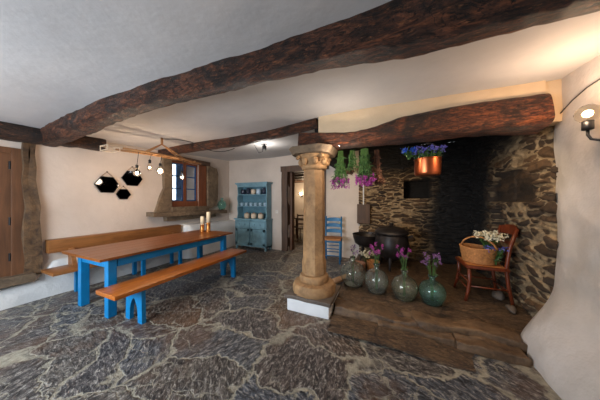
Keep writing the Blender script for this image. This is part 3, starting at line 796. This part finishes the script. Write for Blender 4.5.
# ------------------------------------------------------------------ blue chair at the back
bc = thing('ladderback_chair', 'blue painted ladder back chair with brown seat against the back wall', 'chair', (-1.20,4.72,0), .12)
for x in (-.19, .19):
    MB().tube([(x,-.18,0),(x,-.18,.56)], .02, 8).build('leg', 'blue2', bc, True)
    MB().tube([(x*.95,.18,0),(x,.18,.5),(x,.24,1.06)], .02, 8).build('leg', 'blue2', bc, True)
soft(MB().box((-.21,-.20,.53),(.21,.20,.57), bev=.012).build('seat', 'rush', bc))
for z in (.98, .84, .70):
    b = MB()
    for k in range(8):
        x0 = -.18+.36*k/8; x1 = x0+.045; f = lambda x: .025*(1-(x/.18)**2)
        yy = .18+.06*(z-.5)/.56
        b.prism([(x0,yy+f(x0),z-.045),(x1,yy+f(x1),z-.045),(x1,yy+f(x1),z+.025+f(x1)),(x0,yy+f(x0),z+.025+f(x0))], (0,.015,0))
    b.build('slat', 'blue2', bc)
b = MB()
for z in (.18, .34): b.tube([(-.19,-.18,z),(.19,-.18,z)], .011, 8); b.tube([(-.19,.18,z),(.19,.18,z)], .011, 8)
for x in (-.19,.19): b.tube([(x,-.18,.26),(x,.18,.26)], .011, 8)
b.tube([(-.19,-.18,.50),(.19,-.18,.50)], .018, 8)
b.build('stretcher', 'blue2', bc, True)

# ------------------------------------------------------------------ hutch
hx0, hx1, hy0, hy1 = -4.26, -3.14, 4.80, 5.14
hu = thing('kitchen_dresser', 'teal painted dresser with open plate shelves in the far corner', 'dresser', ((hx0+hx1)/2, (hy0+hy1)/2, 0))
b = MB()
b.box((hx0,hy0+.02,.10),(hx0+.03,hy1,.88)); b.box((hx1-.03,hy0+.02,.10),(hx1,hy1,.88)); b.box((hx0,hy1-.02,.1),(hx1,hy1,.88)); b.box((hx0,hy0+.02,.10),(hx1,hy1,.14)); b.box((hx0,hy0+.02,.62),(hx1,hy0+.04,.66)); b.box((hx0-.02,hy0-.02,.88),(hx1+.02,hy1,.915))
b.box(((hx0+hx1)/2-.02,hy0+.02,.14),((hx0+hx1)/2+.02,hy0+.04,.88)); b.box((hx0,hy0+.02,.84),(hx1,hy0+.04,.88))
b.build('cabinet', 'teal', hu, world=True)
for x in (hx0+.01, hx1-.07):
    for y in (hy0+.03, hy1-.08): MB().box((x,y,0),(x+.06,y+.06,.10), bev=.008).build('foot', 'teal', hu, world=True)
m_ = (hx0+hx1)/2
for k, (a, c) in enumerate(((hx0+.035,m_-.022),(m_+.022,hx1-.035))):
    dr = MB().box((a,hy0+.0,.665),(c,hy0+.03,.835), bev=.005).build('drawer', 'teal', hu, world=True)
    for q in (.3,.7): MB().ball((a+(c-a)*q,hy0-.012,.75), .014, 2).build('knob', 'tealdark', dr, world=True)
    b = MB(); b.box((a,hy0+.012,.145),(c,hy0+.03,.615)); b.box((a,hy0-.002,.145),(a+.07,hy0+.03,.615)); b.box((c-.07,hy0-.002,.145),(c,hy0+.03,.615)); b.box((a,hy0-.002,.145),(c,hy0+.03,.215)); b.box((a,hy0-.002,.545),(c,hy0+.03,.615))
    dd = b.build('door', 'teal', hu, world=True)
    kx = c-.03 if k == 0 else a+.03
    MB().ball((kx,hy0-.014,.42), .014, 2).build('knob', 'tealdark', dd, world=True)
ux0, ux1, uy0 = hx0+.03, hx1-.03, hy0+.10
for x in (ux0, ux1-.025):
    pts = [(x,hy1,.915),(x,uy0-.04,.915),(x,uy0,1.05),(x,uy0-.03,1.22),(x,uy0,1.36),(x,uy0-.03,1.52),(x,uy0,1.66),(x,uy0-.03,1.95),(x,hy1,1.95)]
    MB().prism(pts, (.025,0,0)).build('side_panel', 'teal', hu, world=True)
MB().box((ux0,hy1-.02,.915),(ux1,hy1,1.95)).build('back_board', 'tealdark', hu, world=True)
for z in (1.27, 1.62): MB().box((ux0+.025,uy0,z),(ux1-.025,hy1-.02,z+.022)).build('shelf', 'teal', hu, world=True)
b = MB(); b.box((ux0-.05,uy0-.07,1.95),(ux1+.05,hy1,1.99)); b.box((ux0-.02,uy0-.04,1.92),(ux1+.02,uy0-.01,1.95)); b.box((ux0,uy0-.02,1.86),(ux1,uy0,1.93)); b.build('cornice', 'teal', hu, world=True)
b = MB(); b.box((ux0+.03,uy0+.005,1.34),(ux1-.03,uy0+.015,1.36)); b.build('plate_rail', 'teal', hu, world=True)

def crock(name, cat, label, loc, r, h, mat, group, kind='pot'):
    b = MB()
    if kind == 'plate': b.lathe([(0,0),(r*.55,0),(r,.02),(r,.026),(r*.55,.008),(0,.008)], seg=28)
    elif kind == 'jug': b.lathe([(0,0),(r*.7,0),(r,h*.35),(r*.95,h*.55),(r*.6,h*.8),(r*.7,h),(r*.62,h),(r*.52,h*.8),(r*.85,h*.5),(r*.6,.01),(0,.01)], seg=24); b.tube([(r*.6,0,h*.85),(r*1.25,0,h*.8),(r*1.25,0,h*.5),(r*.9,0,h*.4)], r*.1, 8)
    else: b.lathe([(0,0),(r*.75,0),(r,h*.3),(r*.98,h*.75),(r*.85,h),(r*.77,h),(r*.9,h*.75),(r*.9,h*.3),(0,.01)], seg=24)
    o = b.build(name, mat, smooth=True); o.location = loc; tag(o, label, cat, group); return o
yy = uy0+.10
G = 'crockery on the dresser'
for i, (c, nm) in enumerate((('cream','leftmost'),('browncer','middle'),('cream','rightmost'))):
    o = crock('clay_pot', 'pot', f'{nm} of the three round pots on the lowest open shelf of the dresser', (-3.90+i*.25, uy0+.03, .916), .085, .15, 'cream', 'round pots on the dresser')
    l_ = MB().lathe([(.055,.148),(.045,.165),(.015,.172),(.018,.185),(0,.19)], seg=20).build('lid', 'browncer', o, True)
for i, nm in enumerate(('leftmost','second','third','fourth','fifth','rightmost')):
    crock('cup', 'cup', f'{nm} of the six blue white cups on the middle shelf of the dresser', (-4.12+i*.168, yy-.03, 1.293), .048, .095, 'bwceramic', 'cups on the dresser')
for i, nm in enumerate(('leftmost','second','third','fourth','rightmost')):
    m2 = ['navy','navy','cream','bwceramic','navy'][i]; k2 = ['pot','jug','pot','pot','jug'][i]
    cn = ['dark pot','dark jug','cream pot','pale blue pot','dark jug'][i]
    crock('jug' if k2 == 'jug' else 'crock', 'jug' if k2 == 'jug' else 'pot', f'{cn}, {nm} of the five vessels on the top shelf of the dresser', (-4.08+i*.19, yy-.02, 1.643), .075, .19 if k2 == 'jug' else .15, m2, 'vessels on the top dresser shelf', k2)

# ------------------------------------------------------------------ doorway frame at the back
b = MB(); b.box((BX0-.19,YB-.05,0),(BX0,YB+.12,2.34)); b.rough(.02,2.5,7,5); o = b.build('door_2','frame'); o['kind']='structure'; soft(o,50)
b = MB(); b.box((BX0-.21,YB-.07,2.28),(BX1+.2,YB+.12,2.44)); b.rough(.014,3,6,6); soft(b.build('door_lintel','frame',o),50)
b = MB(); b.box((BX1,YB-.04,0),(BX1+.13,YB+.12,2.30)); b.build('door_post','frame',o)
b = MB(); b.box((BX0,YB+.12,0),(BX0+.07,YB+.30,2.3)); b.build('inner_frame','door',o)
# things glimpsed in the room beyond
t = thing('back_room_table', 'dark wooden table glimpsed through the back doorway', 'table', (-2.9,7.4,0))
MB().box((-.7,-.4,.74),(.7,.4,.78)).build('tabletop','frame',t)
for x in (-.62,.62):
    for y in (-.33,.33): MB().box((x-.035,y-.035,0),(x+.035,y+.035,.74)).build('leg','frame',t)
def dchair(loc, rz, lab):
    t = thing('dark_chair', lab, 'chair', loc, rz)
    for x in (-.19,.19):
        MB().tube([(x,-.19,0),(x,-.19,.45)],.02,8).build('leg','frame',t); MB().tube([(x,.19,0),(x,.19,.45),(x,.23,.98)],.02,8).build('leg','frame',t)
    MB().box((-.22,-.22,.44),(.22,.22,.48)).build('seat','frame',t)
    for z in (.6,.75,.9): MB().box((-.19,.2,z),(.19,.225,z+.05)).build('slat','frame',t)
    return t
dchair((-2.75,6.7,0),PI+.2,'dark wooden chair just beyond the back doorway, nearer one'); dchair((-3.35,6.75,0),PI-.2,'dark wooden chair beyond the back doorway, left of the nearer one')
bunch('flower_bunch','pale bouquet on the dark table beyond the back doorway','flowers',(-2.95,7.4,.78),14,.36,.16,'whitefl',head=.06)
for (x, nm) in ((-3.55,'right globe of the pair of lit wall lamps beyond the doorway'),(-3.95,'left globe of the pair of lit wall lamps beyond the doorway')):
    t = thing('wall_lamp', nm, 'lamp', (x,9.3,1.78))
    MB().ball((0,-.08,0),.075,2).build('globe','bulbw',t,True); MB().box((-.03,-.02,-.14),(.03,.09,-.06)).build('bracket','black',t)

# ------------------------------------------------------------------ hexagonal mirrors on the left wall
def mirror(y, z, r, label):
    t = thing('hexagonal_mirror', label, 'mirror', (XL+.012, y, z), 0, 'hexagonal mirrors')
    P = [(0, r*math.cos(a), r*.92*math.sin(a)) for a in [PI/3*k for k in range(6)]]
    MB().prism(P, (.014,0,0)).build('glass', 'mirror', t)
    b = MB(); b.tube([(.010, p[1]*1.01, p[2]*1.01) for p in P], .008, 6, closed=True); b.build('rim', 'black', t)
    top = (.004, 0, r*.92+r*.42)
    MB().tube([(.010, -r*.5, r*.80), top, (.010, r*.5, r*.80)], .005, 6).build('cord', 'rope', t)
    MB().ball((.006,0,r*1.34), .012, 2).build('nail', 'black', t)
mirror(1.985, 1.755, .178, 'largest black hexagonal mirror, leftmost of three on the left wall')
mirror(2.385, 1.91, .178, 'upper hexagonal mirror, rightmost of three on the left wall')
mirror(2.235, 1.585, .118, 'smallest black hexagonal mirror, lowest of three on the left wall')

# ------------------------------------------------------------------ ladder lamp over the table
lx = -3.70
lam = thing('ladder_chandelier', 'rustic wooden ladder lamp hanging over the table', 'lamp', (lx,2.3,2.26))
for s_, m3 in ((-1,'pole'),(1,'pole')):
    MB().tube([(s_*.10,-.62,-.02),(s_*.085,-.2,.0),(s_*.07,.3,.01),(s_*.05,.78,-.02)], [.017,.018,.017,.015], 8).build('rail', m3, lam, True)
for y in (-.45,-.1,.25,.6): MB().tube([(-.10,y,0),(.10,y,0)], .012, 8).build('rung', 'pole', lam, True)
MB().tube([(0,-.0,.32),(0,0,.20)], .020, 8).build('ceiling_post', 'pole', lam, True)
for (x, y) in ((-.08,-.28),(.08,-.28),(-.07,.42),(.07,.42)): MB().tube([(0,0,.21),(x,y,.0)], .011, 8).build('strut', 'pole', lam, True)
b = MB()
C8 = [(x, y, z) for x in (-.10, .10) for y in (-.80, -.66) for z in (-.075, -.01)]
for i_, p in enumerate(C8):
    for q in C8[i_+1:]:
        if sum(abs(p[k]-q[k]) > 1e-6 for k in range(3)) == 1: b.tube([p, q], .006, 6)
b.build('end_frame', 'cream', lam)
for (y, z, r, nm, el) in ((1.91,1.905,.055,'clear globe bulb hanging from the ladder lamp, nearest the camera',1),(2.10,2.02,.040,'elongated bulb hanging from the ladder lamp, second from the near end',1.4),(2.27,1.985,.058,'brightest globe bulb hanging from the ladder lamp, third from the near end',1),(2.68,1.915,.045,'bulb hanging from the far end of the ladder lamp before the window',1.2)):
    t = thing('pendant_bulb', nm, 'bulb', (lx,y,z), 0, 'bulbs of the ladder lamp')
    MB().lathe([(0,-r*el),(r*.5,-r*.87*el),(r*.87,-r*.5*el),(r,0),(r*.87,r*.5*el),(r*.5,r*.95*el),(.016,r*1.25*el),(.014,r*1.35*el)], seg=20).build('globe', 'clear', t, True)
    MB().ball((0,0,0), r*(.55 if nm.startswith('brightest') else .36), 2, (1,1,1.2)).build('filament', 'bulbw', t, True)
    MB().lathe([(.014,r*1.3*el),(.020,r*1.35*el),(.021,r*1.35*el+.05),(.010,r*1.35*el+.062)], seg=16).build('socket', 'black', t, True)
    MB().tube([(0,0,r*1.35*el+.06),(.05,0,2.25-z)], .004, 6).build('cord', 'black', t)
    L = bpy.data.lights.new('pendant_light', 'POINT'); L.energy = 5.5; L.color = (1,.72,.48); L.shadow_soft_size = r*1.1
    lo = bpy.data.objects.new('pendant_light', L); COL.objects.link(lo); lo.location = (lx,y,z-r*el-.05)
# black cable and small ceiling spot
def sag(a, c, d, n=12):
    a = Vector(a); c = Vector(c); return [a+(c-a)*(k/n)-Vector((0,0,d*4*(k/n)*(1-k/n))) for k in range(n+1)]
b = MB(); b.tube(sag((lx,2.3,2.56),(-3.2,2.6,2.50),-.03)+sag((-3.2,2.6,2.50),(-2.62,2.95,2.44),.10)[1:], .006, 6)
tag(b.build('black_cable', 'black'), 'black cable looping from the ladder lamp to the slender beam', 'cable')
sp = thing('ceiling_spotlight', 'small black spotlight on a bent cable below the far ceiling', 'lamp', (-2.36,3.55,2.60))
MB().lathe([(0,-.08),(.04,-.08),(.045,0),(.02,.02)], seg=16).build('socket', 'black', sp, True)
MB().tube([(0,0,.01),(-.05,.0,-.11),(-.14,0,-.13),(-.22,0,0),(-.26,0,.06)], .005, 6).build('cable', 'black', sp)
MB().tube([(0,0,.01),(0,0,.12)], .010, 6).build('stem', 'black', sp)

# ------------------------------------------------------------------ wall lamp on the right
wl = thing('wall_sconce', 'black bracket wall lamp with one glowing globe bulb on the right wall', 'lamp', (1.455,2.245,1.93))
MB().lathe([(0,-.062),(.034,-.055),(.056,-.03),(.064,0),(.056,.033),(.031,.057),(0,.064)], (-.10,-.05,.175), 24).build('globe', 'clear', wl, True)
MB().ball((-.10,-.05,.175), .024, 2).build('filament', 'bulb', wl, True)
MB().lathe([(.022,.055),(.029,.058),(.029,.122),(.018,.125)], (-.10,-.05,0), 16).build('socket', 'black', wl, True)
MB().tube([(-.10,-.05,.06),(-.10,-.05,.02),(-.088,-.058,-.015),(-.05,-.08,-.035),(.02,-.12,-.035)], .0085, 8).build('arm', 'black', wl, True)
b = MB(); b.lathe([(.045,-.006),(.045,.006),(.02,.015)], seg=20)
for v in b.bm.verts: v.co = Vector((.02-v.co.z, v.co.x-.12, v.co.y-.035))
b.build('wall_plate', 'black', wl, True)
L = bpy.data.lights.new('sconce_light', 'POINT'); L.energy = 14; L.color = (1,.68,.44); L.shadow_soft_size = .05
lo = bpy.data.objects.new('sconce_light', L); COL.objects.link(lo); lo.location = (1.27,2.13,2.12)
b = MB(); b.tube([(1.45,2.62,2.26),(1.452,2.50,2.32),(1.452,2.36,2.36),(1.452,2.24,2.37),(1.452,2.12,2.39),(1.455,1.8,2.40)], .004, 6)
tag(b.build('wall_cable', 'black'), 'thin dark cable running over the right wall above the sconce', 'cable')
o = thing('light_switch','small pale light switch on the back wall right of the dresser','switch',(-2.98,YB-.006,1.12)); MB().box((-.04,-.006,-.04),(.04,.006,.04),bev=.003).build('plate','wallw',o); MB().box((-.02,-.010,-.02),(.02,-.005,.02)).build('rocker','cream',o)

# small spot at the lintel by the capital
s = thing('lintel_spotlight', 'tiny bright spotlight under the lintel beside the capital', 'lamp', (-.56,2.56,2.19))
MB().ball((0,0,-.012), .014, 2).build('bulb', 'led', s, True); MB().lathe([(.018,0),(.02,.03),(0,.03)], seg=12).build('socket', 'black', s, True)
L = bpy.data.lights.new('spot_point', 'POINT'); L.energy = 8; L.color = (1,.84,.68); L.shadow_soft_size = .02
lo = bpy.data.objects.new('lintel_spot_light', L); COL.objects.link(lo); lo.location = (-.50,2.38,2.02)
L = bpy.data.lights.new('far_spot', 'POINT'); L.energy = 9; L.color = (1,.93,.84); L.shadow_soft_size = .04
lo = bpy.data.objects.new('far_spot_light', L); COL.objects.link(lo); lo.location = (-2.36,3.55,2.38)
def spot(name, loc, tgt, e, c, ang=100, r=.03):
    L = bpy.data.lights.new(name, 'SPOT'); L.energy = e; L.color = c; L.spot_size = math.radians(ang); L.spot_blend = .8; L.shadow_soft_size = r
    o = bpy.data.objects.new(name, L); COL.objects.link(o); o.location = loc
    o.rotation_euler = (Vector(tgt)-Vector(loc)).to_track_quat('-Z', 'Y').to_euler()
spot('lintel_light_left', (-.56,2.88,2.10), (-.3,5.1,1.5), 55, (1,.74,.45), 80)
spot('lintel_light_right', (.75,2.90,2.14), (1.5,3.2,1.3), 17, (1,.72,.42), 110)
spot('lintel_light_mid', (.15,2.88,2.14), (.1,3.4,.1), 30, (1,.74,.48), 110)
L = bpy.data.lights.new('back_room_light', 'POINT'); L.energy = 60; L.color = (1,.76,.5); L.shadow_soft_size = .1
lo = bpy.data.objects.new('back_room_light', L); COL.objects.link(lo); lo.location = (-3.3,8.2,2.1)

# daylight from the openings at the camera's end of the room
def area(name, loc, tgt, sx, sy, e, c):
    L = bpy.data.lights.new(name, 'AREA'); L.shape = 'RECTANGLE'; L.size = sx; L.size_y = sy; L.energy = e; L.color = c
    o = bpy.data.objects.new(name, L); COL.objects.link(o); o.location = loc
    o.rotation_euler = (Vector(tgt)-Vector(loc)).to_track_quat('-Z', 'Y').to_euler()
b = MB(); b.box((XL-.5,Y0-.3,0),(-4.0,Y0,2.9)); b.box((-4.0,Y0-.3,0),(-1.6,Y0,.7)); b.box((-4.0,Y0-.3,2.1),(-1.6,Y0,2.9)); b.box((-1.6,Y0-.3,0),(XR+.3,Y0,2.9))
struct('wall_front', b, 'wall')
area('daylight_window', (-2.8,Y0-.1,1.4), (-2.5,1.6,.1), 2.3, 1.3, 142, (.80,.90,1))
w = bpy.data.worlds.new('sky'); sc.world = w; w.use_nodes = True
bg = w.node_tree.nodes['Background']; bg.inputs['Color'].default_value = (.80,.90,1,1); bg.inputs['Strength'].default_value = 2.2

cam = bpy.data.cameras.new('camera'); cam.lens = 12; cam.sensor_width = 36; cam.sensor_fit = 'HORIZONTAL'; cam.clip_start = .02
co = bpy.data.objects.new('camera', cam); COL.objects.link(co); co.location = (0,0,1.47); co.rotation_euler = (PI/2, 0, math.atan(87/200))
sc.camera = co
sc.view_settings.view_transform = 'Standard'; sc.view_settings.look = 'None'; sc.view_settings.gamma = 1; sc.view_settings.use_curve_mapping = False
sc.view_settings.exposure = .3
